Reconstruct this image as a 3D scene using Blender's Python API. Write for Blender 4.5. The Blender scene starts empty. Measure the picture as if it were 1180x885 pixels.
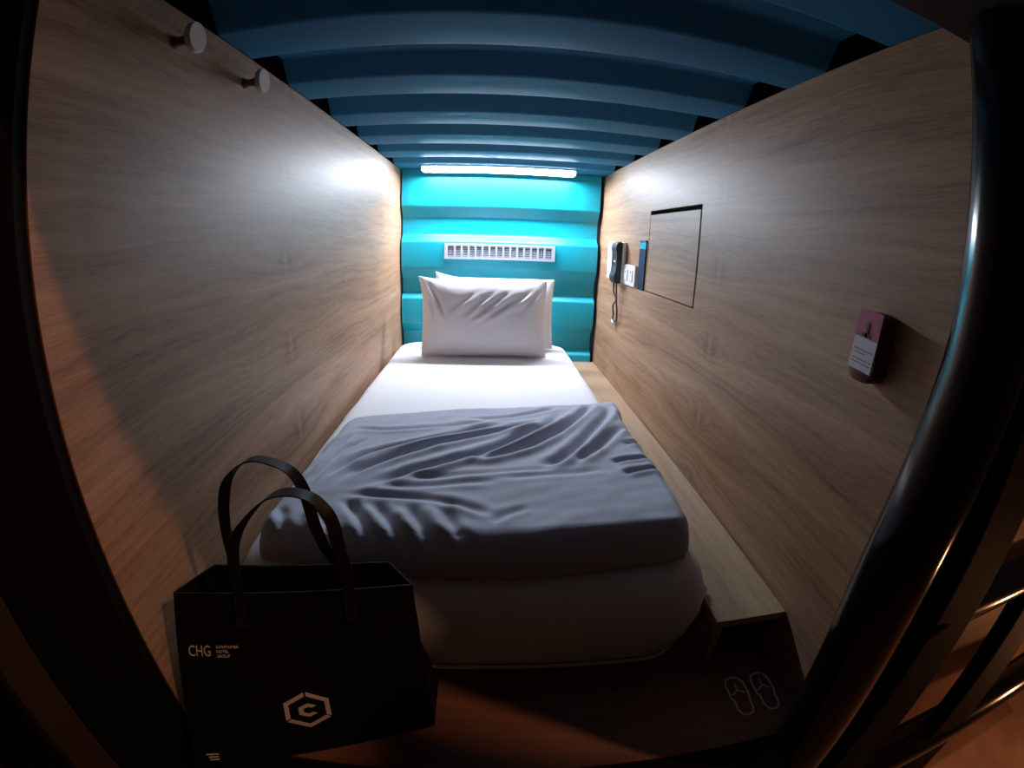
import bpy, bmesh, math, random
from mathutils import Vector, Matrix, noise
random.seed(7)
sc = bpy.context.scene
COL = sc.collection
W = 1.15          # inner width of the sleeping pod
HC = 1.22         # height of the wood panels and of the lower ceiling flats
LB = 2.65         # depth of the back wall
YL, YR = .389, .452   # front edges of the two side panels

# ---------------------------------------------------------------- materials
def mat(name):
    m = bpy.data.materials.new(name); m.use_nodes = True
    return m, m.node_tree, m.node_tree.nodes['Principled BSDF']

def plain(name, col, rough=.5, metal=0, spec=.5, bump=0, bscale=200, vary=0, sheen=0):
    m, t, b = mat(name)
    b.inputs['Base Color'].default_value = (*col, 1)
    b.inputs['Roughness'].default_value = rough
    b.inputs['Metallic'].default_value = metal
    b.inputs['Specular IOR Level'].default_value = spec
    if sheen:
        b.inputs['Sheen Weight'].default_value = sheen
    g = t.nodes.new('ShaderNodeNewGeometry')
    if vary:
        n = t.nodes.new('ShaderNodeTexNoise'); n.inputs['Scale'].default_value = 6
        n.inputs['Detail'].default_value = 5
        t.links.new(g.outputs['Position'], n.inputs['Vector'])
        r = t.nodes.new('ShaderNodeMapRange')
        r.inputs['From Min'].default_value = .3; r.inputs['From Max'].default_value = .7
        r.inputs['To Min'].default_value = 1 - vary; r.inputs['To Max'].default_value = 1 + vary
        t.links.new(n.outputs['Fac'], r.inputs['Value'])
        mx = t.nodes.new('ShaderNodeVectorMath'); mx.operation = 'SCALE'
        mx.inputs[0].default_value = col
        t.links.new(r.outputs['Result'], mx.inputs['Scale'])
        t.links.new(mx.outputs['Vector'], b.inputs['Base Color'])
    if bump:
        n = t.nodes.new('ShaderNodeTexNoise'); n.inputs['Scale'].default_value = bscale
        n.inputs['Detail'].default_value = 3
        t.links.new(g.outputs['Position'], n.inputs['Vector'])
        bp = t.nodes.new('ShaderNodeBump'); bp.inputs['Strength'].default_value = bump
        bp.inputs['Distance'].default_value = .001
        t.links.new(n.outputs['Fac'], bp.inputs['Height'])
        t.links.new(bp.outputs['Normal'], b.inputs['Normal'])
    return m

def wood(name, seam, cols, rough=.36, axis='y', across='z', spec=.5, fig=1.0, seed=0.0, coat=0.0):
    """Veneer: grain runs along `axis`, two book-matched leaves meet at `seam`."""
    m, t, b = mat(name)
    N, Lk = t.nodes.new, t.links.new
    g = N('ShaderNodeNewGeometry'); s = N('ShaderNodeSeparateXYZ'); Lk(g.outputs['Position'], s.inputs[0])
    def M(op, a, c=None, d=None):
        n = N('ShaderNodeMath'); n.operation = op
        for i, v in enumerate((a, c, d)):
            if v is None: continue
            if isinstance(v, (int, float)): n.inputs[i].default_value = v
            else: Lk(v, n.inputs[i])
        return n.outputs[0]
    ax = s.outputs[axis.upper()]; cr = s.outputs[across.upper()]
    u = M('ABSOLUTE', M('SUBTRACT', ax, seam))
    c0 = N('ShaderNodeCombineXYZ'); Lk(M('MULTIPLY', u, 1.0), c0.inputs[0]); Lk(M('MULTIPLY', cr, 3.4), c0.inputs[1])
    c0.inputs[2].default_value = seed
    big = N('ShaderNodeTexNoise'); big.inputs['Scale'].default_value = 1.5; big.inputs['Detail'].default_value = 2
    Lk(c0.outputs[0], big.inputs['Vector'])
    # the figure bends close to the seam, in step with the knots
    near = M('POWER', 2.718, M('MULTIPLY', u, -7.0))
    bend = M('MULTIPLY', M('MULTIPLY', near, M('SINE', M('MULTIPLY', cr, 26.0))), .030 * fig)
    v = M('ADD', M('ADD', cr, M('MULTIPLY', big.outputs['Fac'], .085)), bend)
    def streak(su, sv, det, z):
        c = N('ShaderNodeCombineXYZ'); Lk(M('MULTIPLY', u, su), c.inputs[0]); Lk(M('MULTIPLY', v, sv), c.inputs[1]); c.inputs[2].default_value = z + seed
        n = N('ShaderNodeTexNoise'); n.inputs['Scale'].default_value = 1; n.inputs['Detail'].default_value = det
        n.inputs['Roughness'].default_value = .6
        Lk(c.outputs[0], n.inputs['Vector']); return n.outputs['Fac']
    wide = streak(.9, 15, 3, 1.0); mid = streak(4, 75, 4, 4.0); fine = streak(26, 430, 3, 9.0)
    f = M('ADD', M('ADD', M('MULTIPLY', wide, .40), M('MULTIPLY', mid, .32)), M('MULTIPLY', fine, .30))
    # lens shaped pale and dark flecks stacked along the seam
    g1 = M('POWER', 2.718, M('MULTIPLY', M('POWER', M('DIVIDE', u, .014), 2.0), -1.0))
    g2 = M('POWER', 2.718, M('MULTIPLY', M('POWER', M('DIVIDE', u, .036), 2.0), -1.0))
    spot = M('POWER', M('MAXIMUM', M('SINE', M('ADD', M('MULTIPLY', cr, 28.5), 4.47)), 0.0), 1.5)
    f = M('ADD', f, M('MULTIPLY', M('MULTIPLY', spot, M('SUBTRACT', M('MULTIPLY', g1, .17), M('MULTIPLY', g2, .15))), fig))
    r = N('ShaderNodeValToRGB'); e = r.color_ramp.elements
    e[0].position, e[0].color = .36, (*cols[0], 1); e[1].position, e[1].color = .66, (*cols[2], 1)
    mid_e = e.new(.50); mid_e.color = (*cols[1], 1)
    Lk(f, r.inputs[0]); Lk(r.outputs[0], b.inputs['Base Color'])
    b.inputs['Roughness'].default_value = rough; b.inputs['Specular IOR Level'].default_value = spec
    b.inputs['Coat Weight'].default_value = coat; b.inputs['Coat Roughness'].default_value = .3
    bp = N('ShaderNodeBump'); bp.inputs['Strength'].default_value = .25; bp.inputs['Distance'].default_value = .0006
    Lk(fine, bp.inputs['Height']); Lk(bp.outputs['Normal'], b.inputs['Normal'])
    return m

OAK = [(.17, .083, .042), (.345, .192, .106), (.48, .295, .175)]
M_WL = wood('oak_veneer_left', 1.12, OAK, rough=.50, spec=.45)
M_WR = wood('oak_veneer_right', 1.215, OAK, rough=.50, spec=.45, seed=3.1)
M_LEDGE = wood('oak_ledge', -5, [(.30, .19, .11), (.40, .27, .165), (.48, .335, .215)], rough=.45, across='x', fig=0)
M_EDGE = plain('panel_edge_band', (.12, .05, .022), .5)
M_FLOOR = wood('walnut_floor', -5, [(.14, .062, .036), (.21, .098, .058), (.27, .135, .08)], rough=.42, axis='x', across='y', fig=0)
M_TEAL = plain('teal_painted_steel', (.0, .34, .44), .40, spec=.6, bump=.08, bscale=60)
M_NAVY = plain('navy_gap_shade_and_clip', (.01, .025, .06), .4)
M_CEIL = plain('slate_painted_steel', (.032, .155, .265), .55, spec=.08, bump=.08, bscale=50)
M_BLACK = plain('black_powder_coat', (.005, .005, .006), .7, spec=.1)
M_GLOSS = plain('black_gloss_paint', (.004, .004, .005), .16)
M_SHEET = plain('white_cotton', (.80, .80, .82), .85, bump=.25, bscale=500)
M_PILLOW = plain('white_pillowcase', (.80, .78, .80), .85, bump=.2, bscale=500)
M_DUVET = plain('grey_duvet_cotton', (.46, .49, .60), .75, bump=.25, bscale=600, sheen=.15)
M_WHITE = plain('white_plastic', (.78, .78, .78), .35)
M_VENTBK = plain('vent_shadow_grey', (.12, .16, .20), .6)
M_VENTW = plain('vent_white', (.45, .48, .55), .45)
M_PHONE = plain('black_phone_plastic', (.02, .02, .022), .5)
M_CORD = plain('dark_grey_cord', (.06, .05, .05), .5)
M_BAG = plain('black_nonwoven_fabric', (.004, .004, .005), .8, spec=.2, bump=.4, bscale=300)
M_STRAP = plain('black_webbing', (.008, .009, .013), .45, bump=.3, bscale=500)
M_PRINT = plain('pale_print', (.88, .80, .80), .6)
M_DECAL = plain('pale_pink_decal', (.95, .74, .70), .5)
M_PEG = plain('beech_peg', (.60, .50, .44), .5)
M_PEGD = plain('peg_stem', (.12, .07, .05), .5)
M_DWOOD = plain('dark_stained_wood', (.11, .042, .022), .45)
M_CARDW = plain('card_white', (.62, .60, .66), .4)
M_CARDM = plain('card_magenta', (.38, .07, .14), .4)
M_CARDT = plain('card_grey_ink', (.30, .25, .32), .4)
M_NCARD = plain('card_navy', (.006, .018, .05), .6, spec=.2)
M_CCARD = plain('card_cyan', (.02, .38, .52), .35)
M_CORR = plain('corridor_laminate', (.20, .11, .07), .5, vary=.15)
M_CORRF = plain('corridor_floor', (.28, .17, .12), .55, vary=.2)
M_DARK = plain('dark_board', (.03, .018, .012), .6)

def emit(name, col, s):
    m = bpy.data.materials.new(name); m.use_nodes = True
    t = m.node_tree; t.nodes.clear()
    o = t.nodes.new('ShaderNodeOutputMaterial'); e = t.nodes.new('ShaderNodeEmission')
    e.inputs[0].default_value = (*col, 1); e.inputs[1].default_value = s
    t.links.new(e.outputs[0], o.inputs[0]); return m
M_LED = emit('led_diffuser', (.80, .86, 1.0), 165)

# ---------------------------------------------------------------- helpers
def thing(name, label, cat, loc, group=None):
    o = bpy.data.objects.new(name, None); COL.objects.link(o); o.location = loc
    o.empty_display_size = .05
    o['label'] = label; o['category'] = cat
    if group: o['group'] = group
    return o

def root_loc(p):
    v = Vector((0, 0, 0))
    while p is not None:
        v += p.location; p = p.parent
    return v

def obj(name, bm, m, parent=None, loc=None, smooth=False, label=None, autosm=None):
    """bm is in world coordinates; it is moved into the frame of its thing."""
    off = root_loc(parent) if parent else Vector(loc or (0, 0, 0))
    bmesh.ops.translate(bm, verts=bm.verts, vec=-off)
    bmesh.ops.recalc_face_normals(bm, faces=bm.faces)
    me = bpy.data.meshes.new(name); bm.to_mesh(me); bm.free()
    for mm in (m if isinstance(m, (list, tuple)) else [m]): me.materials.append(mm)
    if smooth or autosm:
        for p in me.polygons: p.use_smooth = True
    if autosm:
        me.set_sharp_from_angle(angle=math.radians(autosm))
    o = bpy.data.objects.new(name, me); COL.objects.link(o)
    if parent: o.parent = parent
    elif loc: o.location = loc
    if label: o['label'] = label
    return o

def struct(name, bm, m, **k):
    o = obj(name, bm, m, **k); o['kind'] = 'structure'; return o

def box(bm, lo, hi, bev=0, seg=2, mi=0):
    lo, hi = Vector(lo), Vector(hi)
    r = bmesh.ops.create_cube(bm, size=1, matrix=Matrix.Translation((lo + hi) / 2) @ Matrix.Diagonal((*(hi - lo), 1)))
    vs = r['verts']
    fs = {f for v in vs for f in v.link_faces}
    for f in fs: f.material_index = mi
    if bev:
        es = list({e for v in vs for e in v.link_edges})
        r2 = bmesh.ops.bevel(bm, geom=es, offset=bev, segments=seg, profile=.5, affect='EDGES')
        for f in r2['faces']: f.material_index = mi
    return bm

def prism(bm, pts, axis, a, b, mi=0):
    """closed outline in the two other axes, extruded from a to b along axis"""
    def P(p, w):
        q = list(p); q.insert('xyz'.index(axis), w); return q
    v0 = [bm.verts.new(P(p, a)) for p in pts]; v1 = [bm.verts.new(P(p, b)) for p in pts]
    n = len(pts)
    fs = [bm.faces.new(v0), bm.faces.new(v1[::-1])]
    for i in range(n): fs.append(bm.faces.new((v0[i], v0[(i + 1) % n], v1[(i + 1) % n], v1[i])))
    for f in fs: f.material_index = mi
    return bm

def spline(pts, n):
    P = [Vector(p) for p in pts]
    if len(P) == 2: return [P[0].lerp(P[1], i / n) for i in range(n + 1)]
    P = [2 * P[0] - P[1]] + P + [2 * P[-1] - P[-2]]
    out = []
    k = len(P) - 3
    for i in range(k):
        a, b, c, d = P[i:i + 4]
        for j in range(n):
            t = j / n
            out.append(.5 * ((2 * b) + (c - a) * t + (2 * a - 5 * b + 4 * c - d) * t * t + (3 * b - a - 3 * c + d) * t ** 3))
    out.append(P[-2].copy()); return out

def tube(bm, pts, rad, n=16, cap=True):
    path = [Vector(p) for p in pts]; rings = []
    up = Vector((0, 0, 1))
    d0 = (path[1] - path[0]).normalized()
    if abs(d0.dot(up)) > .9: up = Vector((1, 0, 0))
    x = d0.cross(up).normalized()
    for i, p in enumerate(path):
        d = (path[min(i + 1, len(path) - 1)] - path[max(i - 1, 0)]).normalized()
        x = (x - d * x.dot(d)).normalized(); y = d.cross(x)
        r = rad(i / (len(path) - 1)) if callable(rad) else rad
        rings.append([bm.verts.new(p + r * (math.cos(2 * math.pi * k / n) * x + math.sin(2 * math.pi * k / n) * y)) for k in range(n)])
    for a, b in zip(rings, rings[1:]):
        for k in range(n): bm.faces.new((a[k], a[(k + 1) % n], b[(k + 1) % n], b[k]))
    if cap: bm.faces.new(rings[0][::-1]); bm.faces.new(rings[-1])
    return bm

def ribbon(bm, path, sides, w, th):
    """flat strap: path points, the width direction at each, width and thickness"""
    rings = []
    for i, p in enumerate(path):
        d = (path[min(i + 1, len(path) - 1)] - path[max(i - 1, 0)]).normalized()
        s = sides[i]; s = (s - d * s.dot(d)).normalized(); nn = d.cross(s)
        rings.append([bm.verts.new(p + s * a * w / 2 + nn * b * th / 2) for a, b in ((-1, -1), (1, -1), (1, 1), (-1, 1))])
    for a, b in zip(rings, rings[1:]):
        for k in range(4): bm.faces.new((a[k], a[(k + 1) % 4], b[(k + 1) % 4], b[k]))
    bm.faces.new(rings[0][::-1]); bm.faces.new(rings[-1])

def text_bm(s, size, fn, depth=.0006, sharp=True):
    """letters as thin raised print; fn maps (x, y, h) -> world"""
    cu = bpy.data.curves.new('t', 'FONT'); cu.body = s; cu.size = size; cu.extrude = depth / 2
    cu.resolution_u = 3
    o = bpy.data.objects.new('t', cu); COL.objects.link(o)
    bpy.context.view_layer.update()
    me = bpy.data.meshes.new_from_object(o.evaluated_get(bpy.context.evaluated_depsgraph_get()))
    bpy.data.objects.remove(o)
    bm = bmesh.new(); bm.from_mesh(me); bpy.data.meshes.remove(me)
    for v in bm.verts: v.co = fn(v.co.x, v.co.y, v.co.z + depth / 2)
    return bm

def stroke(bm, pts, w, fn, h=.0008, closed=False):
    """constant width line through 2-D points, laid on a surface by fn(x, y, h)"""
    P = [Vector((*p, 0)) for p in pts]; n = len(P); L, R = [], []
    for i in range(n):
        a = P[(i - 1) % n] if (closed or i > 0) else None
        b = P[(i + 1) % n] if (closed or i < n - 1) else None
        d1 = (P[i] - a).normalized() if a is not None else (b - P[i]).normalized()
        d2 = (b - P[i]).normalized() if b is not None else d1
        nn = Vector((-(d1 + d2).y, (d1 + d2).x, 0)).normalized()
        k = 1 / max(.5, nn.dot(Vector((-d1.y, d1.x, 0))))
        L.append(P[i] + nn * w / 2 * k); R.append(P[i] - nn * w / 2 * k)
    vt = [[bm.verts.new(fn(q.x, q.y, hh)) for q in row] for row, hh in ((L, h), (R, h), (L, 0), (R, 0))]
    m = n if closed else n - 1
    for i in range(m):
        j = (i + 1) % n
        bm.faces.new((vt[0][i], vt[0][j], vt[1][j], vt[1][i])); bm.faces.new((vt[2][i], vt[2][j], vt[0][j], vt[0][i]))
        bm.faces.new((vt[1][i], vt[1][j], vt[3][j], vt[3][i])); bm.faces.new((vt[3][i], vt[3][j], vt[2][j], vt[2][i]))
    if not closed:
        for i in (0, n - 1): bm.faces.new((vt[0][i], vt[1][i], vt[3][i], vt[2][i]))

def poly(bm, pts, fn, h=.0008):
    t = [bm.verts.new(fn(x, y, h)) for x, y in pts]; b = [bm.verts.new(fn(x, y, 0)) for x, y in pts]
    bm.faces.new(t); bm.faces.new(b[::-1]); n = len(pts)
    for i in range(n): bm.faces.new((t[i], t[(i + 1) % n], b[(i + 1) % n], b[i]))

# ---------------------------------------------------------------- the room shell
bm = box(bmesh.new(), (-.03, .403, -.02), (W + .03, LB + .05, 0), 0)
struct('floor', bm, M_FLOOR)

T = .022
bm = box(bmesh.new(), (-T, YL, -.02), (0, LB + .05, HC), .0015, 1)
for f in bm.faces:
    if f.calc_center_median().y < YL + .001: f.material_index = 1
struct('wall_left', bm, [M_WL, M_EDGE])
DY0, DY1, DZ0, DZ1 = 1.357, 1.839, .648, .976   # locker opening in the right panel
bm = bmesh.new()
ys = [YR, DY0, DY1, LB + .05]; zs = [-.02, DZ0, DZ1, HC]
grid = {}
for xx in (W, W + T):
    for i, y in enumerate(ys):
        for j, z in enumerate(zs): grid[(xx, i, j)] = bm.verts.new((xx, y, z))
for xx in (W, W + T):
    for i in range(3):
        for j in range(3):
            if (i, j) != (1, 1): bm.faces.new([grid[(xx, a, b)] for a, b in ((i, j), (i + 1, j), (i + 1, j + 1), (i, j + 1))])
for (a, b) in (((0, 0), (0, 1)), ((0, 1), (0, 2)), ((0, 2), (0, 3)), ((3, 0), (3, 1)), ((3, 1), (3, 2)), ((3, 2), (3, 3)),
               ((0, 0), (1, 0)), ((1, 0), (2, 0)), ((2, 0), (3, 0)), ((0, 3), (1, 3)), ((1, 3), (2, 3)), ((2, 3), (3, 3)),
               ((1, 1), (2, 1)), ((1, 2), (2, 2)), ((1, 1), (1, 2)), ((2, 1), (2, 2))):
    bm.faces.new([grid[(W, *a)], grid[(W, *b)], grid[(W + T, *b)], grid[(W + T, *a)]])
for f in bm.faces:
    if f.calc_center_median().y < YR + .001: f.material_index = 1
struct('wall_right', bm, [M_WR, M_EDGE])

# corrugated sheets -------------------------------------------------
def sheet(bm, prof, x0, x1, th, to3):
    """prof: polyline (a, b); extruded over x, solid thickness th along b"""
    prof2 = prof
    up = [(a, b + th) for a, b in prof2][::-1]
    pts = prof2 + up
    v0 = [bm.verts.new(to3(x0, a, b)) for a, b in pts]; v1 = [bm.verts.new(to3(x1, a, b)) for a, b in pts]
    n = len(pts); k = len(prof2)
    for i in range(n):
        bm.faces.new((v0[i], v0[(i + 1) % n], v1[(i + 1) % n], v1[i]))
    for i in range(k - 1):
        j = n - 1 - i
        bm.faces.new((v0[i], v0[i + 1], v0[j - 1], v0[j])); bm.faces.new((v1[i], v1[i + 1], v1[j - 1], v1[j]))
low = [(.452, .620), (.795, .938), (1.128, 1.275), (1.465, 1.618), (1.790, 1.955), (2.120, 2.277), (2.455, 2.72)]
prof = []
for i, (a, b) in enumerate(low):
    prof += [(a, 0), (b, 0)]
    if i < len(low) - 1:
        n = low[i + 1][0]
        prof += [(b + .052, .052), (n - .045, .052)]
def rounded(pr, r=.007):
    out = [pr[0]]
    for a, b, c in zip(pr, pr[1:], pr[2:]):
        A, B, C = Vector(a), Vector(b), Vector(c)
        p, q = B + (A - B).normalized() * r, B + (C - B).normalized() * r
        for t in (0, .33, .67, 1): out.append(tuple((1 - t) ** 2 * p + 2 * t * (1 - t) * B + t * t * q))
    return out + [pr[-1]]
bm = bmesh.new()
sheet(bm, rounded(prof), .0, W, .003, lambda x, a, b: (x, a, HC + .001 + b))
struct('ceiling', bm, M_CEIL, autosm=40)

# back wall: outer flats at LB, recesses 45 mm deeper
wallp = [(-.02, 0), (.168, 0), (.200, .045), (.285, .045), (.345, 0), (.487, 0), (.520, .045), (.600, .045), (.660, 0),
         (.812, 0), (.850, .045), (.950, .045), (1.012, 0), (1.218, 0)]
bm = bmesh.new()
sheet(bm, rounded(wallp, .009), .010, W - .022, .003, lambda x, a, b: (x, LB + b, a))
struct('wall_back', bm, M_TEAL, autosm=40)
bm = box(bmesh.new(), (-.03, LB + .052, -.02), (W + .03, LB + .07, 1.30))
struct('wall_back_lining', bm, M_NAVY)  # shade in the gap beside the teal sheet is put into this dark blue
bpy.data.objects['wall_back_lining'].name = 'wall_back.001'
# dark boards beside the sheet's raw ends, above the wood panels
for x0, x1 in ((-.10, -.03), (W + .03, W + .10)):
    struct('trim_1' if x0 < 0 else 'trim_2', box(bmesh.new(), (x0, YL, HC - .3), (x1, LB + .07, 1.42)), M_BLACK)
struct('ceiling', box(bmesh.new(), (-.10, .30, 1.34), (W + .10, LB + .07, 1.38)), M_BLACK)  # black cover added to keep the background glow out of the rib ends
# header over the opening, sill below it, dark jamb on the left
bm = box(bmesh.new(), (-.4, .300, 1.177), (W + .6, .450, 1.45), .004, 2)
struct('trim_3', bm, M_DARK)
bm = box(bmesh.new(), (-.12, .330, -.14), (1.10, .402, -.004), .004, 2)
struct('trim_4', bm, M_BLACK)
bm = prism(bmesh.new(), [(-.003, .388), (-.003, .372), (-.10, .275), (-.125, .275), (-.125, .388)], 'z', -1.05, 1.45)
struct('trim_5', bm, M_BLACK)
bm = prism(bmesh.new(), [(-.128, .272), (-.102, .272), (-.125, .222), (-.150, .222)], 'z', -1.05, .62)
struct('trim_6', bm, M_DARK)
bm = box(bmesh.new(), (-.55, .22, -1.05), (-.153, .30, 1.45), .003, 1)
struct('wall_front_left', bm, M_BLACK); bpy.data.objects['wall_front_left'].name = 'wall_left.001'
# corridor side, outside the pod
struct('floor', box(bmesh.new(), (-2.5, -2.5, -1.12), (4.2, 2.2, -1.05)), M_CORRF)
bm = box(bmesh.new(), (W + .30, .62, -1.05), (4.2, .66, 1.6))
struct('wall_front', bm, M_CORR)
struct('wall_front', box(bmesh.new(), (-.12, .405, -1.05), (1.20, .44, -.145)), M_CORR)

# ---------------------------------------------------------------- light fixture
t = thing('led_batten', 'slim cool white light strip glowing under the last ceiling rib above the pillows', 'light', (.545, 2.55, HC - .03))
bm = prism(bmesh.new(), [(2.52, HC), (2.60, HC), (2.60, 1.192), (2.596, 1.192), (2.596, 1.207), (2.52, 1.214)], 'x', .14, .955)
box(bm, (.136, 2.518, 1.194), (.14, 2.60, HC)); box(bm, (.955, 2.518, 1.194), (.959, 2.60, HC))
obj('housing', bm, M_WHITE, t)
pts = [(2.521, 1.2135), (2.524, 1.212), (2.594, 1.197), (2.5955, 1.2065)]
obj('diffuser', prism(bmesh.new(), pts, 'x', .141, .954), M_LED, t, label='glowing white diffuser')

# ---------------------------------------------------------------- vent grille
t = thing('vent_grille', 'white slotted air vent grille on the teal corrugated back wall', 'vent', (.567, LB - .01, .713))
vx0, vx1, vz0, vz1 = .256, .880, .714, .803
bm = bmesh.new(); y0, y1 = LB - .014, LB - .001
n = 15; gx0, gx1 = vx0 + .020, vx1 - .020; gz0, gz1 = vz0 + .014, vz1 - .014; pitch = (gx1 - gx0) / n
box(bm, (vx0, y0, vz0), (vx1, y1, gz0)); box(bm, (vx0, y0, gz1), (vx1, y1, vz1))
box(bm, (vx0, y0, gz0), (gx0, y1, gz1)); box(bm, (gx1, y0, gz0), (vx1, y1, gz1))
for i in range(1, n): box(bm, (gx0 + i * pitch - .005, y0, gz0), (gx0 + i * pitch + .005, y1, gz1))
obj('frame', bm, M_VENTW, t)
for i in range(n):
    bm = bmesh.new(); a = gx0 + i * pitch + .005; b = a + pitch - .010
    for k in range(6):
        z = gz0 + (k + .5) * (gz1 - gz0) / 6
        box(bm, (a, y0 + .004, z - .0022), (b, y1 - .002, z + .0022))
    obj('slat', bm, M_VENTW, t)
obj('backing', box(bmesh.new(), (gx0, LB - .002, gz0), (gx1, LB - .0005, gz1)), M_VENTBK, t)

# ---------------------------------------------------------------- locker door
t = thing('locker', 'square flush oak locker flap in the right wall panel, dark gap around it', 'locker', (W, 1.60, DZ0))
obj('door', box(bmesh.new(), (W + .001, DY0 + .013, DZ0 + .004), (W + .017, DY1 - .001, DZ1 - .016), .0012, 1), M_WR, t)
bm = bmesh.new()
box(bm, (W + .05, DY0, DZ0), (W + .055, DY1, DZ1))
obj('lining', bm, M_DARK, t)

# ---------------------------------------------------------------- ledge beside the bed
LX, LZ, LYF = .979, .129, .609
t = thing('side_ledge', 'long hollow oak ledge running beside the mattress under the right wall', 'ledge', ((LX + W) / 2, 1.6, 0))
obj('top_board', box(bmesh.new(), (LX, LYF, LZ - .018), (W - .001, LB - .002, LZ), .0012, 1), M_LEDGE, t)
obj('side_board', box(bmesh.new(), (LX, LYF, .001), (LX + .018, LB - .002, LZ - .018), .0012, 1), M_LEDGE, t)
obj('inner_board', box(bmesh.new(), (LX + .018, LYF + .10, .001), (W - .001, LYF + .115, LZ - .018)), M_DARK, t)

# ---------------------------------------------------------------- mattress
def rrect(x0, x1, y0, y1, r, n=7):
    out = []
    for cx, cy, a0 in ((x1 - r, y0 + r, -90), (x1 - r, y1 - r, 0), (x0 + r, y1 - r, 90), (x0 + r, y0 + r, 180)):
        for i in range(n + 1):
            a = math.radians(a0 + 90 * i / n); out.append((cx + r * math.cos(a), cy + r * math.sin(a)))
    return out
def edge_pts(x0, x1, y0, y1, r):
    base = rrect(x0, x1, y0, y1, r); out = []
    for i, p in enumerate(base):
        q = base[(i + 1) % len(base)]; d = math.dist(p, q); k = max(1, round(d / .04))
        for j in range(k if d > .08 else 1): out.append((p[0] + (q[0] - p[0]) * j / (k if d > .08 else 1), p[1] + (q[1] - p[1]) * j / (k if d > .08 else 1)))
    return out
def loft(levels, x0, x1, y0, y1, clampx):
    bm = bmesh.new(); prev = None
    base = edge_pts(x0, x1, y0, y1, .11); cx, cy = (x0 + x1) / 2, (y0 + y1) / 2
    hx, hy = (x1 - x0) / 2, (y1 - y0) / 2
    for z, ins in levels:
        ring = []
        for x, y in base:
            nx, ny = x - cx, y - cy
            px = x - ins * max(-1, min(1, nx / (hx * .9))); py = y - ins * max(-1, min(1, ny / (hy * .97)))
            w = .0035 * noise.noise(Vector((x * 7, y * 7, z * 9)))
            px += w; py += w * .8
            ring.append(bm.verts.new((max(clampx[0], min(clampx[1], px)), py, z)))
        if prev:
            for i in range(len(ring)): bm.faces.new((prev[i], prev[(i + 1) % len(ring)], ring[(i + 1) % len(ring)], ring[i]))
        else: bm.faces.new(ring[::-1])
        prev = ring
    bm.faces.new(prev)
    return bm
t = thing('mattress', 'single mattress under a white fitted sheet on the pod floor', 'mattress', (.48, 1.6, 0))
bm = loft([(.001, .050), (.010, .030), (.022, .018), (.05, .004), (.09, -.006), (.13, -.012), (.165, -.012), (.20, -.002), (.222, .010), (.236, .024), (.2425, .042), (.2445, .07)], .008, .960, .612, 2.635, (.006, .972))
# the overlap of the sheet's corner over the ledge
fs_ = obj('fitted_sheet', bm, M_SHEET, t, smooth=True)
bm = bmesh.new()
fl = [(.905, .655, .205), (.962, .705, .200), (.972, .80, .185), (.970, .82, .145), (.992, .700, .141), (.965, .665, .142), (.93, .640, .150)]
tp = [bm.verts.new(p) for p in fl]; bt = [bm.verts.new((p[0] - .012, p[1] + .004, p[2] - .008)) for p in fl]
ctr = bm.verts.new((.958, .700, .178)); cbt = bm.verts.new((.94, .71, .165))
for i in range(len(fl)):
    j = (i + 1) % len(fl)
    bm.faces.new((tp[i], tp[j], ctr)); bm.faces.new((bt[j], bt[i], cbt)); bm.faces.new((tp[j], tp[i], bt[i], bt[j]))
bmesh.ops.subdivide_edges(bm, edges=bm.edges, cuts=2, smooth=.6, use_grid_fill=True)
obj('sheet_corner', bm, M_SHEET, fs_, smooth=True, label='corner of the fitted sheet sticking out over the ledge')
bm = tube(bmesh.new(), [(x, y, .030) for x, y in rrect(.018, .945, .618, 2.62, .11)] + [(.835, .618, .030)], .004, 8)
obj('piping', bm, M_SHEET, t, smooth=True)

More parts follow.
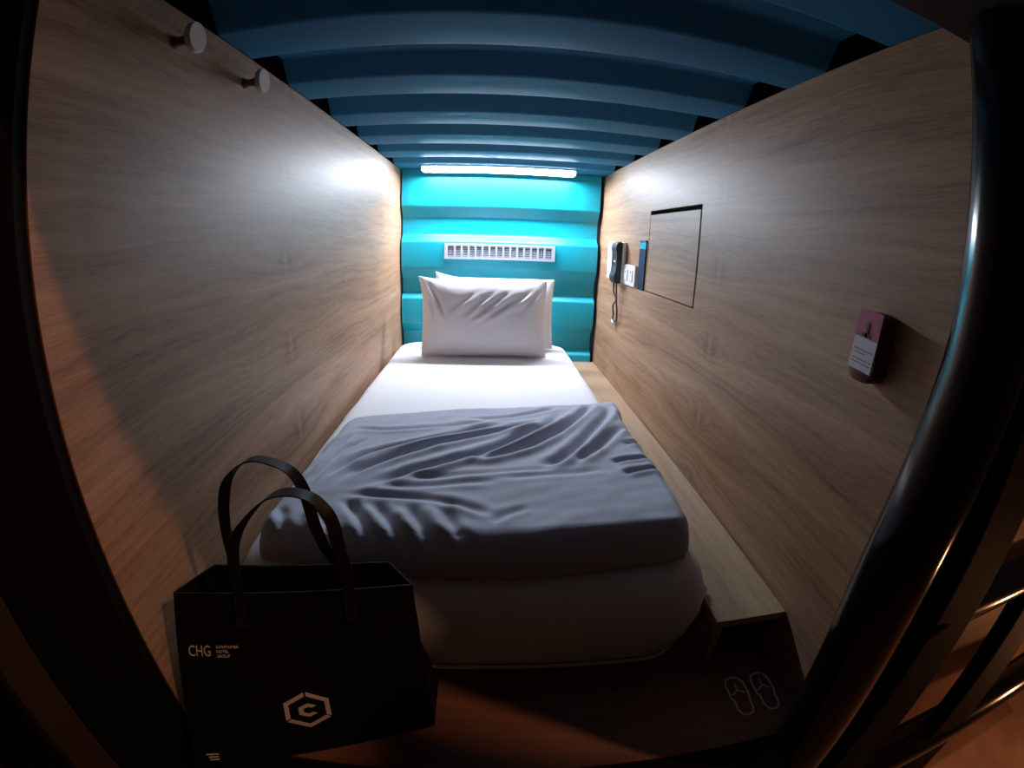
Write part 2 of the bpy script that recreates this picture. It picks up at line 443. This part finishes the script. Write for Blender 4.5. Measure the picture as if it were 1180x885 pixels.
# ---------------------------------------------------------------- duvet
CRE = [  # crease centre lines on the duvet (x, y), depth, width
 ([(.17, .84), (.254, .945), (.359, 1.03), (.466, 1.103), (.578, 1.178), (.70, 1.25)], .015, .014),
 ([(.21, .80), (.335, .897), (.42, .949), (.511, 1.017), (.58, 1.085), (.68, 1.20), (.76, 1.34)], .016, .014),
 ([(.47, .965), (.522, .985), (.635, 1.065), (.742, 1.201), (.824, 1.34), (.86, 1.42)], .015, .013),
 ([(.627, .921), (.704, .992), (.802, 1.152), (.883, 1.301), (.91, 1.40)], .014, .013),
 ([(.70, .94), (.773, 1.015), (.844, 1.111), (.923, 1.217)], .010, .012),
 ([(.140, .811), (.184, .934), (.235, 1.016), (.38, 1.096), (.50, 1.17), (.62, 1.23)], .010, .011),
 ([(.125, 1.178), (.249, 1.165), (.437, 1.203), (.56, 1.26)], .005, .012),
 ([(.436, 1.246), (.548, 1.264), (.667, 1.315), (.74, 1.37)], .005, .011),
 ([(.125, .82), (.145, .92), (.158, 1.02), (.196, 1.10)], .007, .009),
 ([(.105, .85), (.115, .95), (.128, 1.05), (.15, 1.14)], .006, .009),
 ([(.225, .785), (.280, .705), (.314, .634)], .009, .011), ([(.290, .765), (.342, .69), (.379, .631)], .008, .011),
 ([(.363, .754), (.398, .684), (.423, .639)], .010, .012), ([(.421, .763), (.449, .702), (.472, .651)], .007, .011),
 ([(.172, .752), (.218, .687), (.239, .634)], .009, .011), ([(.11, .742), (.128, .687), (.149, .644)], .007, .011),
 ([(.20, .80), (.33, .79), (.46, .765), (.54, .72)], .006, .011), ([(.512, .874), (.664, .891), (.787, .917)], .003, .011),
 ([(.27, .825), (.40, .838), (.55, .865)], .004, .010), ([(.30, .862), (.43, .88), (.58, .91), (.70, .92)], .003, .009),
 ([(.80, .949), (.868, .97), (.925, .979)], .008, .009), ([(.812, .886), (.867, .908), (.93, .92)], .007, .009),
 ([(.863, 1.06), (.914, 1.082), (.95, 1.09)], .007, .009), ([(.52, .70), (.55, .735), (.60, .76)], .004, .010)]
CREP = [(spline(c, 8), a, w) for c, a, w in [([(p[0], p[1], 0) for p in c], a, w) for c, a, w in CRE]]
def crease(x, y):
    h = 0
    p = Vector((x, y, 0))
    for P, a, w in CREP:
        best = None
        n = len(P) - 1
        for i in range(n):
            A, B = P[i], P[i + 1]; ab = B - A
            tt = max(0, min(1, (p - A).dot(ab) / max(1e-9, ab.length_squared)))
            q = A + ab * tt; dd = (p - q).length
            if best is None or dd < best[0]:
                cross = ab.x * (p.y - A.y) - ab.y * (p.x - A.x)
                best = (dd, cross > 0, (i + tt) / n)
        d, side, s = best
        if d > w * 4.5: continue
        env = min(1, s / .22, (1 - s) / .22); env = max(0, env); env = env * env * (3 - 2 * env)
        sd = d if side else -d
        h += a * env * (-math.exp(-(sd / w) ** 2) + .75 * math.exp(-((sd + 1.9 * w) / (1.1 * w)) ** 2) + .45 * math.exp(-((sd - 1.9 * w) / (1.2 * w)) ** 2))
    return h
def duvet():
    bm = bmesh.new(); nx, ny = 200, 170
    LE = [(.075, .648), (.062, .72), (.066, .85), (.072, 1.0), (.070, 1.15), (.072, 1.32)]
    RE = [(.905, .668), (.928, .73), (.936, .90), (.935, 1.05), (.945, 1.30), (.975, 1.50)]
    def ev(E, s):
        k = s * (len(E) - 1); i = min(len(E) - 2, int(k)); f = k - i
        P = spline([(*p, 0) for p in E[max(0, i - 1):i + 3]], 1) if False else None
        return Vector((E[i][0] * (1 - f) + E[i + 1][0] * f, E[i][1] * (1 - f) + E[i + 1][1] * f))
    top = []
    for j in range(ny + 1):
        b = j / ny; s = .5 - .5 * math.cos(math.pi * b); s = .6 * s + .4 * b
        L, R = ev(LE, s), ev(RE, s)
        row = []
        for i in range(nx + 1):
            a = i / nx; r = .5 - .5 * math.cos(math.pi * a); r = .55 * r + .45 * a
            P = L.lerp(R, r)
            bulge = -.030 * math.sin(math.pi * r) * (1 - s) ** 3 + .010 * math.sin(math.pi * r * 2) * s ** 4
            x, y = P.x, P.y + bulge
            x += .010 * noise.noise(Vector((y * 9, 3, 0))) * (2 * r - 1)
            dl, dr = r * (R.x - L.x), (1 - r) * (R.x - L.x)
            length = R.y * r + L.y * (1 - r)
            df = s * .75; db = (1 - s) * .75
            def rd(d, rad): 
                q = max(0, 1 - d / rad); return math.sqrt(max(0, 1 - q * q))
            e = min(1, rd(df, .11)) * rd(db, .055) * rd(dl, .05) * rd(dr, .045)
            H = .092 - .030 * s ** 2 - .012 * (1 - r) ** 3
            z = .2455 + H * e
            fade = min(1, e * 1.15) ** 2
            z += crease(x, y) * fade * (1.0 if s > .1 else .8)
            z += fade * (.0045 * noise.noise(Vector((x * 6 + y * 3, y * 9 - x * 4, 1))) + .0018 * noise.noise(Vector((x * 16 + y * 10, y * 26 - x * 12, 2))))
            row.append(bm.verts.new((x, y, max(.2457, z))))
        top.append(row)
    bot = [[bm.verts.new((v.co.x, v.co.y, .2450)) for v in row] for row in (top[0], top[-1])]
    for j in range(ny):
        for i in range(nx): bm.faces.new((top[j][i], top[j][i + 1], top[j + 1][i + 1], top[j + 1][i]))
    # underside with a tucked rim
    bl = [bm.verts.new((top[j][0].co.x, top[j][0].co.y, .2450)) for j in range(1, ny)]
    br = [bm.verts.new((top[j][-1].co.x, top[j][-1].co.y, .2450)) for j in range(1, ny)]
    loop_t = top[0] + [top[j][-1] for j in range(1, ny)] + top[-1][::-1] + [top[j][0] for j in range(ny - 1, 0, -1)]
    loop_b = bot[0] + br + bot[1][::-1] + bl[::-1]
    n = len(loop_t)
    for i in range(n): bm.faces.new((loop_b[i], loop_b[(i + 1) % n], loop_t[(i + 1) % n], loop_t[i]))
    bm.faces.new(loop_b[::-1])
    # let the front roll hang out a little over its own foot
    for v in bm.verts:
        z = v.co.z - .245
        if v.co.y < .80 and z < .05:
            k = 1 - z / .05
            v.co.y += .018 * k * k * (1 if v.co.y < .70 else 0)
    return bm
o = obj('duvet', duvet(), M_DUVET, loc=(.5, 1.0, .245), smooth=True)
o['label'] = 'folded grey duvet with deep wrinkles lying across the foot of the bed'; o['category'] = 'duvet'

# ---------------------------------------------------------------- pillows
def pillow(name, label, c, w, h, th, lean, yaw, seed, creases, ears):
    bm = bmesh.new(); n = 64; m = 44
    R = Matrix.Rotation(math.radians(yaw), 4, 'Z') @ Matrix.Rotation(math.radians(lean), 4, 'X')
    sheets = []
    for side in (-1, 1):
        g = []
        for j in range(m + 1):
            row = []
            for i in range(n + 1):
                u = math.sin(math.pi * (i / n - .5)); v = math.sin(math.pi * (j / m - .5))
                x = w / 2 * u * (1 - .035 * (1 - v * v) * abs(u)); z = h / 2 * v * (1 - .012 * (1 - u * u))
                # ears: the case corners stand proud
                for (eu, ev, dx, dz) in ears:
                    k = max(0, 1 - math.hypot(u - eu, v - ev) / .55) ** 2.2
                    x += dx * k; z += dz * k
                prof = ((1 - u ** 6) ** .75 if abs(u) < 1 else 0) * ((1 - abs(v) ** 3.2) ** .6 if abs(v) < 1 else 0)
                y = side * th / 2 * prof
                # sag: fuller below the middle
                y *= 1 - .28 * max(0, v) + .06 * max(0, -v)
                d = 0
                for (cu, cv, ang, ln, a, ww) in creases:
                    ca, sa = math.cos(ang), math.sin(ang)
                    pu, pv = (u - cu) * w / 2, (v - cv) * h / 2
                    s_, t_ = pu * ca + pv * sa, -pu * sa + pv * ca
                    d += a * math.exp(-(s_ / ln) ** 2) * (math.exp(-(t_ / ww) ** 2) - .7 * math.exp(-((t_ - 1.8 * ww) / ww) ** 2))
                d += .004 * noise.noise(Vector((u * 2.2, v * 2.2, seed))) + .0012 * noise.noise(Vector((u * 9, v * 6, seed)))
                y += side * d * min(1, prof * 2)
                if (i in (0, n) or j in (0, m)) and side == 1: row.append(sheets[0][j][i]); continue
                row.append(bm.verts.new(Vector(c) + R @ Vector((x, y, z))))
            g.append(row)
        sheets.append(g)
        for j in range(m):
            for i in range(n): bm.faces.new((g[j][i], g[j][i + 1], g[j + 1][i + 1], g[j + 1][i]))
    o = obj(name, bm, M_PILLOW, loc=(c[0], c[1], .245), smooth=True)
    o['label'] = label; o['category'] = 'pillow'; o['group'] = 'pillows at the head of the bed'
    return o
A = math.radians
pillow('pillow', 'front white pillow standing upright, the wider visible one facing the duvet', (.490, 2.285, .437), .632, .378, .15, -8, 1, 1.0,
       [(-.05, .30, A(38), .07, .014, .010), (.10, .22, A(36), .09, .016, .011), (.30, .18, A(32), .10, .014, .010), (-.30, .35, A(35), .06, .010, .010),
        (.62, .45, A(40), .05, .012, .009), (.80, .45, A(45), .05, .012, .009), (-.80, .45, A(-62), .07, .016, .010), (-.86, .2, A(-75), .06, .009, .010), (.0, -.95, A(2), .2, .004, .01)],
       [(-1, 1, -.014, .018), (1, 1, -.004, .004), (-1, -1, .004, -.002), (1, -1, .002, -.003)])
pillow('pillow', 'rear white pillow standing mostly hidden behind the front pillow, against the teal wall', (.542, 2.452, .440), .640, .372, .14, -8, -1, 5.0,
       [(-.6, .6, A(-40), .08, .012, .012)],
       [(-1, 1, .004, .030), (1, 1, .0, .0)])

# ---------------------------------------------------------------- coat pegs
def peg(y, z, label):
    t = thing('coat_peg', label, 'coat peg', (0, y, z), 'coat pegs on the left wall')
    bm = tube(bmesh.new(), [(0, y, z), (.012, y, z), (.036, y, z)], lambda s: .011 - .004 * math.sin(math.pi * min(1, s)), 20)
    obj('stem', bm, M_PEGD, t, smooth=False, autosm=40)
    bm = tube(bmesh.new(), [(.036, y, z), (.038, y, z), (.045, y, z), (.047, y, z)], lambda s: .0255 if .2 < s < .8 else .024, 32)
    obj('disc', bm, M_PEG, t, autosm=40, label='pale round disc face')
peg(.664, 1.160, 'round pale coat peg nearest the opening, high on the left wood wall')
peg(.908, 1.158, 'round pale coat peg farther into the pod, high on the left wood wall')

# ---------------------------------------------------------------- telephone
t = thing('telephone', 'black wall telephone handset in a white cradle with hanging cord', 'telephone', (W, 2.22, .655))
bm = box(bmesh.new(), (1.126, 2.135, .655), (W, 2.410, .845), .008, 3)
obj('cradle', bm, M_WHITE, t, autosm=40)
prof = [(1.128, .650), (1.128, .842), (1.116, .846), (1.100, .838), (1.094, .815), (1.100, .795), (1.106, .77), (1.106, .725), (1.099, .70), (1.092, .68), (1.098, .655), (1.112, .646)]
bm = prism(bmesh.new(), prof, 'y', 2.135, 2.225)
bmesh.ops.bevel(bm, geom=[e for e in bm.edges], offset=.004, segments=2, profile=.5, affect='EDGES')
hs = obj('handset', bm, M_PHONE, t, autosm=50)
bm = bmesh.new(); box(bm, (1.1035, 2.165, .748), (1.1055, 2.195, .756))
obj('logo_plate', bm, M_WHITE, hs)
cp = spline([(1.118, 2.215, .65), (1.125, 2.23, .60), (1.132, 2.205, .565), (1.128, 2.235, .53), (1.130, 2.225, .49), (1.135, 2.245, .462), (1.138, 2.20, .455), (1.132, 2.17, .50), (1.128, 2.18, .56), (1.120, 2.165, .61), (1.115, 2.16, .65)], 10)
cdo = obj('cord', tube(bmesh.new(), cp, .0045, 8), M_CORD, t, smooth=True)
obj('cord_plug', tube(bmesh.new(), [(1.136, 2.255, .452), (1.137, 2.225, .444)], .008, 10), M_WHITE, cdo, autosm=40, label='white plug at the end of the cord')

# ---------------------------------------------------------------- sockets and cards
t = thing('switch_plate', 'square white switch plate between the telephone and the navy card', 'switch', (W, 2.05, .647))
obj('plate', box(bmesh.new(), (W - .011, 1.962, .650), (W, 2.135, .744), .003, 2), M_WHITE, t)
rk1 = obj('rocker', box(bmesh.new(), (W - .015, 2.062, .672), (W - .010, 2.112, .722), .0015, 1), M_WHITE, t)
rk2 = obj('rocker', box(bmesh.new(), (W - .015, 1.988, .672), (W - .010, 2.038, .722), .0015, 1), M_WHITE, t)
for a, b, rk in ((2.087, .712, rk1), (2.013, .712, rk2)):
    obj('indicator', box(bmesh.new(), (W - .0158, a - .006, b - .0035), (W - .0148, a + .006, b + .0035)), M_CARDT, rk, label='small grey mark')
t = thing('information_card', 'narrow navy card with a cyan top edge beside the locker flap', 'card', (W, 1.90, .647))
obj('card', box(bmesh.new(), (W - .006, 1.852, .648), (W, 1.934, .820), .001, 1), M_NCARD, t)
obj('heading_band', box(bmesh.new(), (W - .0062, 1.852, .820), (W, 1.934, .848), .0008, 1), M_CCARD, t, label='cyan band')
obj('clip', box(bmesh.new(), (W - .008, 1.851, .848), (W, 1.935, .856), .001, 1), M_NAVY, t)

t = thing('card_holder', 'dark wooden card holder on the right wall near the opening', 'card holder', (W, .60, .645))
out = []
for cx, cz, a0 in ((.600, .748, 0), (.575, .748, 90), (.575, .668, 180), (.600, .668, 270)):
    for i in range(6):
        a = math.radians(a0 + 90 * i / 5); out.append((cx + .016 * math.cos(a) + (.0 if cx > .59 else 0), cz + .018 * math.sin(a)))
bm = prism(bmesh.new(), out, 'x', 1.1147, W)
bmesh.ops.bevel(bm, geom=bm.edges[:], offset=.002, segments=1, affect='EDGES')
obj('backing_block', bm, M_DWOOD, t, autosm=50)
cm = Matrix.Rotation(A(3), 4, 'X')
t = thing('paper_card', 'white and magenta key card propped in the dark wooden holder', 'card', (1.115, .585, .665))
def cf(lo, hi, dx):   # card coordinates: across, up
    bm = bmesh.new(); x = 1.1145 - dx
    box(bm, (x - .0010, lo[0], lo[1]), (x, hi[0], hi[1]), .0003, 1); 
    for v in bm.verts:
        v.co = Vector((v.co.x, v.co.y, v.co.z)) 
        d = v.co - Vector((1.115, .585, .715)); v.co = Vector((1.115, .585, .715)) + (Matrix.Rotation(A(4), 4, 'X') @ d)
    return bm
cs = obj('card_sheet', cf((.560, .668), (.615, .722), 0), M_CARDW, t, label='white lower part with grey print')
ct = obj('card_top', cf((.560, .722), (.615, .768), 0), M_CARDM, t, label='magenta upper part')
bm = cf((.585, .724), (.592, .748), .0012); b2 = cf((.578, .724), (.600, .730), .0012)
me_ = bpy.data.meshes.new('x'); b2.to_mesh(me_); b2.free(); bm.from_mesh(me_)
obj('tower_mark', bm, M_DARK, ct, label='small dark tower mark')
bm = bmesh.new()
for z, a in ((.702, .048), (.696, .030), (.686, .050), (.680, .050)):
    b2 = cf((.609 - a * .9, z - .0010), (.609, z + .0010), .0012); me_ = bpy.data.meshes.new('x'); b2.to_mesh(me_); b2.free(); bm.from_mesh(me_)
obj('print_lines', bm, M_CARDT, cs)

# ---------------------------------------------------------------- tote bag
FLt, FRt, FRb, FLb = map(Vector, ((.050, .442, .350), (.405, .515, .350), (.418, .497, .002), (.000, .340, .002)))
BLt, BRt, BRb, BLb = map(Vector, ((.085, .515, .352), (.362, .562, .352), (.418, .600, .002), (.020, .500, .002)))
def patch(a, b, c, d, s, t): return (d.lerp(c, s)).lerp(a.lerp(b, s), t)   # a,b top; c,d bottom
def front(s, t, h=0.0):
    p = patch(FLt, FRt, FRb, FLb, s, t)
    e = .01
    du = patch(FLt, FRt, FRb, FLb, s + e, t) - p; dv = patch(FLt, FRt, FRb, FLb, s, t + e) - p
    n = du.cross(dv).normalized()
    belly = .006 * math.sin(math.pi * max(0, min(1, s))) * math.sin(math.pi * max(0, min(1, t)))
    return p + n * (h + belly + .002)
t = thing('tote_bag', 'black fabric tote bag with white lettering standing at the foot of the bed', 'bag', (.22, .47, 0))
def panel(fn, nu=24, nv=20, th=.0015):
    bm = bmesh.new(); A_, B_ = [], []
    for j in range(nv + 1):
        A_.append([bm.verts.new(fn(i / nu, j / nv, th)) for i in range(nu + 1)]); B_.append([bm.verts.new(fn(i / nu, j / nv, -th)) for i in range(nu + 1)])
    for j in range(nv):
        for i in range(nu):
            bm.faces.new((A_[j][i], A_[j][i + 1], A_[j + 1][i + 1], A_[j + 1][i])); bm.faces.new((B_[j][i], B_[j + 1][i], B_[j + 1][i + 1], B_[j][i + 1]))
    for i in range(nu):
        bm.faces.new((A_[0][i], B_[0][i], B_[0][i + 1], A_[0][i + 1])); bm.faces.new((A_[nv][i], A_[nv][i + 1], B_[nv][i + 1], B_[nv][i]))
    for j in range(nv):
        bm.faces.new((A_[j][0], A_[j + 1][0], B_[j + 1][0], B_[j][0])); bm.faces.new((A_[j][nu], B_[j][nu], B_[j + 1][nu], A_[j + 1][nu]))
    return bm
fp = obj('front_panel', panel(lambda s, v, h: front(s, v, h - .002)), M_BAG, t, smooth=True, autosm=50)
def surf(a, b, c, d, amp):
    def f(s, v, h):
        p = patch(a, b, c, d, s, v); n = (b - a).cross(a - d).normalized()
        return p + n * (h + amp * math.sin(math.pi * s) * math.sin(math.pi * min(1, v * 1.0)) + .002 * noise.noise(p * 20))
    return f
obj('back_panel', panel(surf(BLt, BRt, BRb, BLb, -.004)), M_BAG, t, smooth=True, autosm=50)
obj('side_panel', panel(surf(FRt, BRt, BRb, FRb, -.010), 10), M_BAG, t, smooth=True, autosm=50)
obj('side_panel', panel(surf(FLt, BLt, BLb, FLb, .010), 10), M_BAG, t, smooth=True, autosm=50)
bm = bmesh.new(); lo = [bm.verts.new(p) for p in (FLb, FRb, BRb, BLb)]; hi = [bm.verts.new(p + Vector((0, 0, .003))) for p in (FLb, FRb, BRb, BLb)]
bm.faces.new(lo[::-1]); bm.faces.new(hi)
for i in range(4): bm.faces.new((lo[i], lo[(i + 1) % 4], hi[(i + 1) % 4], hi[i]))
obj('base', bm, M_BAG, t)
def strap(pts, sides):
    P = spline(pts, 10); S_ = [Vector(s) for s in sides]; n = len(P) - 1; sd = []
    for i in range(n + 1):
        k = i / n * (len(S_) - 1); j = min(len(S_) - 2, int(k)); sd.append(S_[j].lerp(S_[j + 1], k - j))
    bm = bmesh.new(); ribbon(bm, P, sd, .0175, .0020); return bm
fx = lambda s, v, h=.004: tuple(front(s, v, h))
obj('handle', strap([fx(.30, .84), fx(.295, 1.0), (.163, .458, .400), (.175, .458, .447), (.203, .456, .487), (.242, .455, .524), (.272, .455, .536), (.299, .457, .531), (.314, .460, .514), (.322, .463, .490), (.323, .468, .450), (.324, .478, .400), fx(.745, 1.0), fx(.745, .84)],
    [(1, .2, 0), (1, .2, 0), (1, .2, 0), (.9, .6, 0), (.5, 1, 0), (.2, 1, 0), (.1, 1, .1), (.2, 1, 0), (.5, .9, 0), (.8, .5, 0), (1, .3, 0), (1, .2, 0), (1, .2, 0), (1, .2, 0)]), M_STRAP, t)
obj('handle', strap([(.118, .523, .29), (.117, .524, .352), (.119, .525, .417), (.130, .525, .472), (.150, .524, .512), (.190, .523, .541), (.230, .523, .537), (.253, .523, .522), (.264, .525, .490), (.268, .528, .440), (.274, .538, .390), (.282, .549, .352), (.284, .556, .30)],
    [(1, .1, 0), (1, .1, 0), (1, .2, 0), (.9, .5, 0), (.5, 1, 0), (.1, 1, 0), (.1, 1, 0), (.4, 1, 0), (.8, .6, 0), (1, .4, 0), (1, .2, 0), (1, .1, 0), (1, .1, 0)]), M_STRAP, t)
WD, HT = .415, .352
def fr(x, y, h): return front(x / WD, y / HT, h + .001)      # metres on the front panel
lt = text_bm('CHG', .0285, lambda x, y, z: fr(.020 + x * .68, .244 + y, z))
obj('lettering', lt, M_PRINT, fp, label='pale CHG lettering')
for k, s in enumerate(('CONTAINER', 'HOTEL', 'GROUP')):
    obj('small_lettering', text_bm(s, .0070, (lambda kk: lambda x, y, z: fr(.0715 + x, .2585 - kk * .0085 + y, z))(k)), M_PRINT, fp, label='small pale line of lettering')
bm = bmesh.new(); cx, cy, R1, R0 = .2105, .118, .0440, .0350
hx = lambda r, k: (cx + r * math.sin(math.radians(60 * k)), cy + r * math.cos(math.radians(60 * k)))
def lerp2(a, b, f): return (a[0] + (b[0] - a[0]) * f, a[1] + (b[1] - a[1]) * f)
for k0 in (0, 2, 4):       # three two-sided pieces with gaps at every other corner
    a, b, c = k0, k0 + 1, k0 + 2; g = .05
    o1, o2, o3 = lerp2(hx(R1, a), hx(R1, b), g), hx(R1, b), lerp2(hx(R1, c), hx(R1, b), g)
    i1, i2, i3 = lerp2(hx(R0, a), hx(R0, b), g), hx(R0, b), lerp2(hx(R0, c), hx(R0, b), g)
    poly(bm, [o1, o2, i2, i1], fr); poly(bm, [o2, o3, i3, i2], fr)
# the hooked letter C in the middle
C_ = [(.0155, .0095), (.002, .0165), (-.0145, .0085), (-.0145, -.0085), (.002, -.0165), (.0155, -.0095), (.0085, -.0055), (.002, -.0085), (-.0065, -.0045), (-.0065, .0045), (.002, .0085), (.0085, .0055)]
q = lambda *k: [(cx + C_[i][0], cy + C_[i][1]) for i in k]
poly(bm, q(0, 1, 10, 11), fr); poly(bm, q(1, 2, 9, 10), fr); poly(bm, q(2, 3, 8, 9), fr); poly(bm, q(3, 4, 7, 8), fr); poly(bm, q(4, 5, 6, 7), fr)
obj('emblem', bm, M_PRINT, fp, label='pale hexagon emblem holding a letter C')
bm = bmesh.new()
for k, (a, b, y) in enumerate(((.024, .046, .0305), (.028, .046, .0235), (.030, .046, .0165))): stroke(bm, [(a, y), (b, y - .001)], .0028, fr)
obj('small_mark', bm, M_PRINT, fp, label='three short pale bars')

# ---------------------------------------------------------------- slipper sign on the floor
bm = bmesh.new(); ff = lambda x, y, h: Vector((x, y, h + .0002))
for ox in (0, .0615):
    X = 1.0275 + ox; Y = .508
    o_ = [(-.021, .034), (-.014, .046), (.004, .050), (.017, .044), (.024, .032), (.024, -.004), (.020, -.008), (.018, -.036), (.012, -.045), (.000, -.049), (-.012, -.045), (-.018, -.034), (-.018, -.008), (-.022, -.004)]
    stroke(bm, [(X + a * .93, Y + b) for a, b in o_], .0046, ff, closed=True)
    for a, b in ((.001, .032), (-.014, .004), (.015, .006)): stroke(bm, [(X + .001, Y + .016), (X + a, Y + b)], .0040, ff)
o = obj('slipper_sign', bm, M_DECAL, loc=(1.05, .508, 0))
o['label'] = 'pale outline of a pair of slippers printed on the floor by the ledge'; o['category'] = 'floor sign'

# ---------------------------------------------------------------- black steel frame of ladder and rails
t = thing('steel_bunk_frame', 'black steel posts and rails of the bunk frame right of the opening', 'bunk frame', (1.30, .38, -1.05))
pc = spline([(.51 + (x - .51) * .93, y * .93, z) for x, y, z in ((1.180, .398, 1.40), (1.176, .396, 1.10), (1.174, .395, .90), (1.168, .394, .75), (1.140, .394, .58), (1.124, .394, .42), (1.136, .394, .22), (1.150, .396, .05), (1.158, .398, -.15), (1.16, .398, -.5), (1.16, .398, -1.10))], 8)
obj('corner_post', tube(bmesh.new(), pc, .056, 28), M_GLOSS, t, smooth=True)
obj('light_blocker', box(bmesh.new(), (1.152, .375, -1.0), (1.176, .449, 1.172), .002, 1), M_BLACK, t)  # unseen plate behind the post, added to stop stray lamp light
obj('upright', box(bmesh.new(), (1.245, .345, -1.05), (1.385, .405, 1.45), .008, 3), M_BLACK, t)
obj('upright', box(bmesh.new(), (1.745, .380, -1.05), (1.930, .430, .26), .010, 3), M_BLACK, t)
def rail(z, r): return tube(bmesh.new(), spline([(1.25, .40, z), (1.6, .415, z), (2.0, .432, z), (2.9, .47, z)], 6), r, 24)
obj('rail', rail(.285, .058), M_GLOSS, t, smooth=True)
obj('rail', prism(bmesh.new(), [(1.385, .172), (1.62, .102), (1.62, -.05), (1.385, .02)], 'z', 1.40, 1.44), M_GLOSS, t)  # unseen board, added and shaped to shade the floor at the opening
obj('rail', rail(-.375, .060), M_GLOSS, t, smooth=True)

# ---------------------------------------------------------------- light
def light(name, kind, loc, energy, col, size=None, rot=None, sizey=None):
    l = bpy.data.lights.new(name, kind); l.energy = energy; l.color = col
    if size is not None:
        if kind == 'AREA':
            l.size = size
            if sizey: l.shape = 'RECTANGLE'; l.size_y = sizey
        else: l.shadow_soft_size = size
    o = bpy.data.objects.new(name, l); COL.objects.link(o); o.location = loc
    if rot: o.rotation_euler = rot
    return o
light('corridor_lamp', 'POINT', (1.95, -.02, 2.18), 58, (1.0, .48, .25), .03)

w = bpy.data.worlds.new('world'); sc.world = w; w.use_nodes = True
bg = w.node_tree.nodes['Background']; bg.inputs[0].default_value = (1.0, .62, .42, 1); bg.inputs[1].default_value = .011
light('low_warm_fill', 'POINT', (2.75, .05, -.35), 8, (1.0, .42, .18), .04)  # unseen low source, added to brighten the rails and corridor floor

# ---------------------------------------------------------------- camera: wide action-camera lens
cd = bpy.data.cameras.new('camera'); cam = bpy.data.objects.new('camera', cd); COL.objects.link(cam); sc.camera = cam
cd.type = 'PANO'; cd.panorama_type = 'FISHEYE_LENS_POLYNOMIAL'
cd.sensor_width = 36; cd.sensor_height = 27; cd.sensor_fit = 'HORIZONTAL'
cd.fisheye_fov = math.radians(200)
cd.fisheye_polynomial_k0 = 0
cd.fisheye_polynomial_k1, cd.fisheye_polynomial_k2, cd.fisheye_polynomial_k3, cd.fisheye_polynomial_k4 = (
    -.06153286214371445, -6.921544254716332e-06, 1.599341545564763e-05, -2.2651838929897126e-07)
cd.clip_start = .01; cd.clip_end = 50
r = Vector((.99830808, -.04701213, .03421738)); u = Vector((-.01837233, .30329115, .95272081)); fw = Vector((.05516726, .95173754, -.30191428))
Mx = Matrix((r, u, -fw)).transposed().to_4x4(); Mx.translation = Vector((.51, 0, .8206))
cam.matrix_world = Mx

sc.render.engine = 'CYCLES'
sc.cycles.use_denoising = True
sc.cycles.max_bounces = 8; sc.cycles.diffuse_bounces = 5; sc.cycles.glossy_bounces = 4
sc.cycles.sample_clamp_indirect = 4
vs = sc.view_settings; vs.view_transform = 'Standard'; vs.look = 'None'; vs.exposure = 0; vs.gamma = 1; vs.use_curve_mapping = False
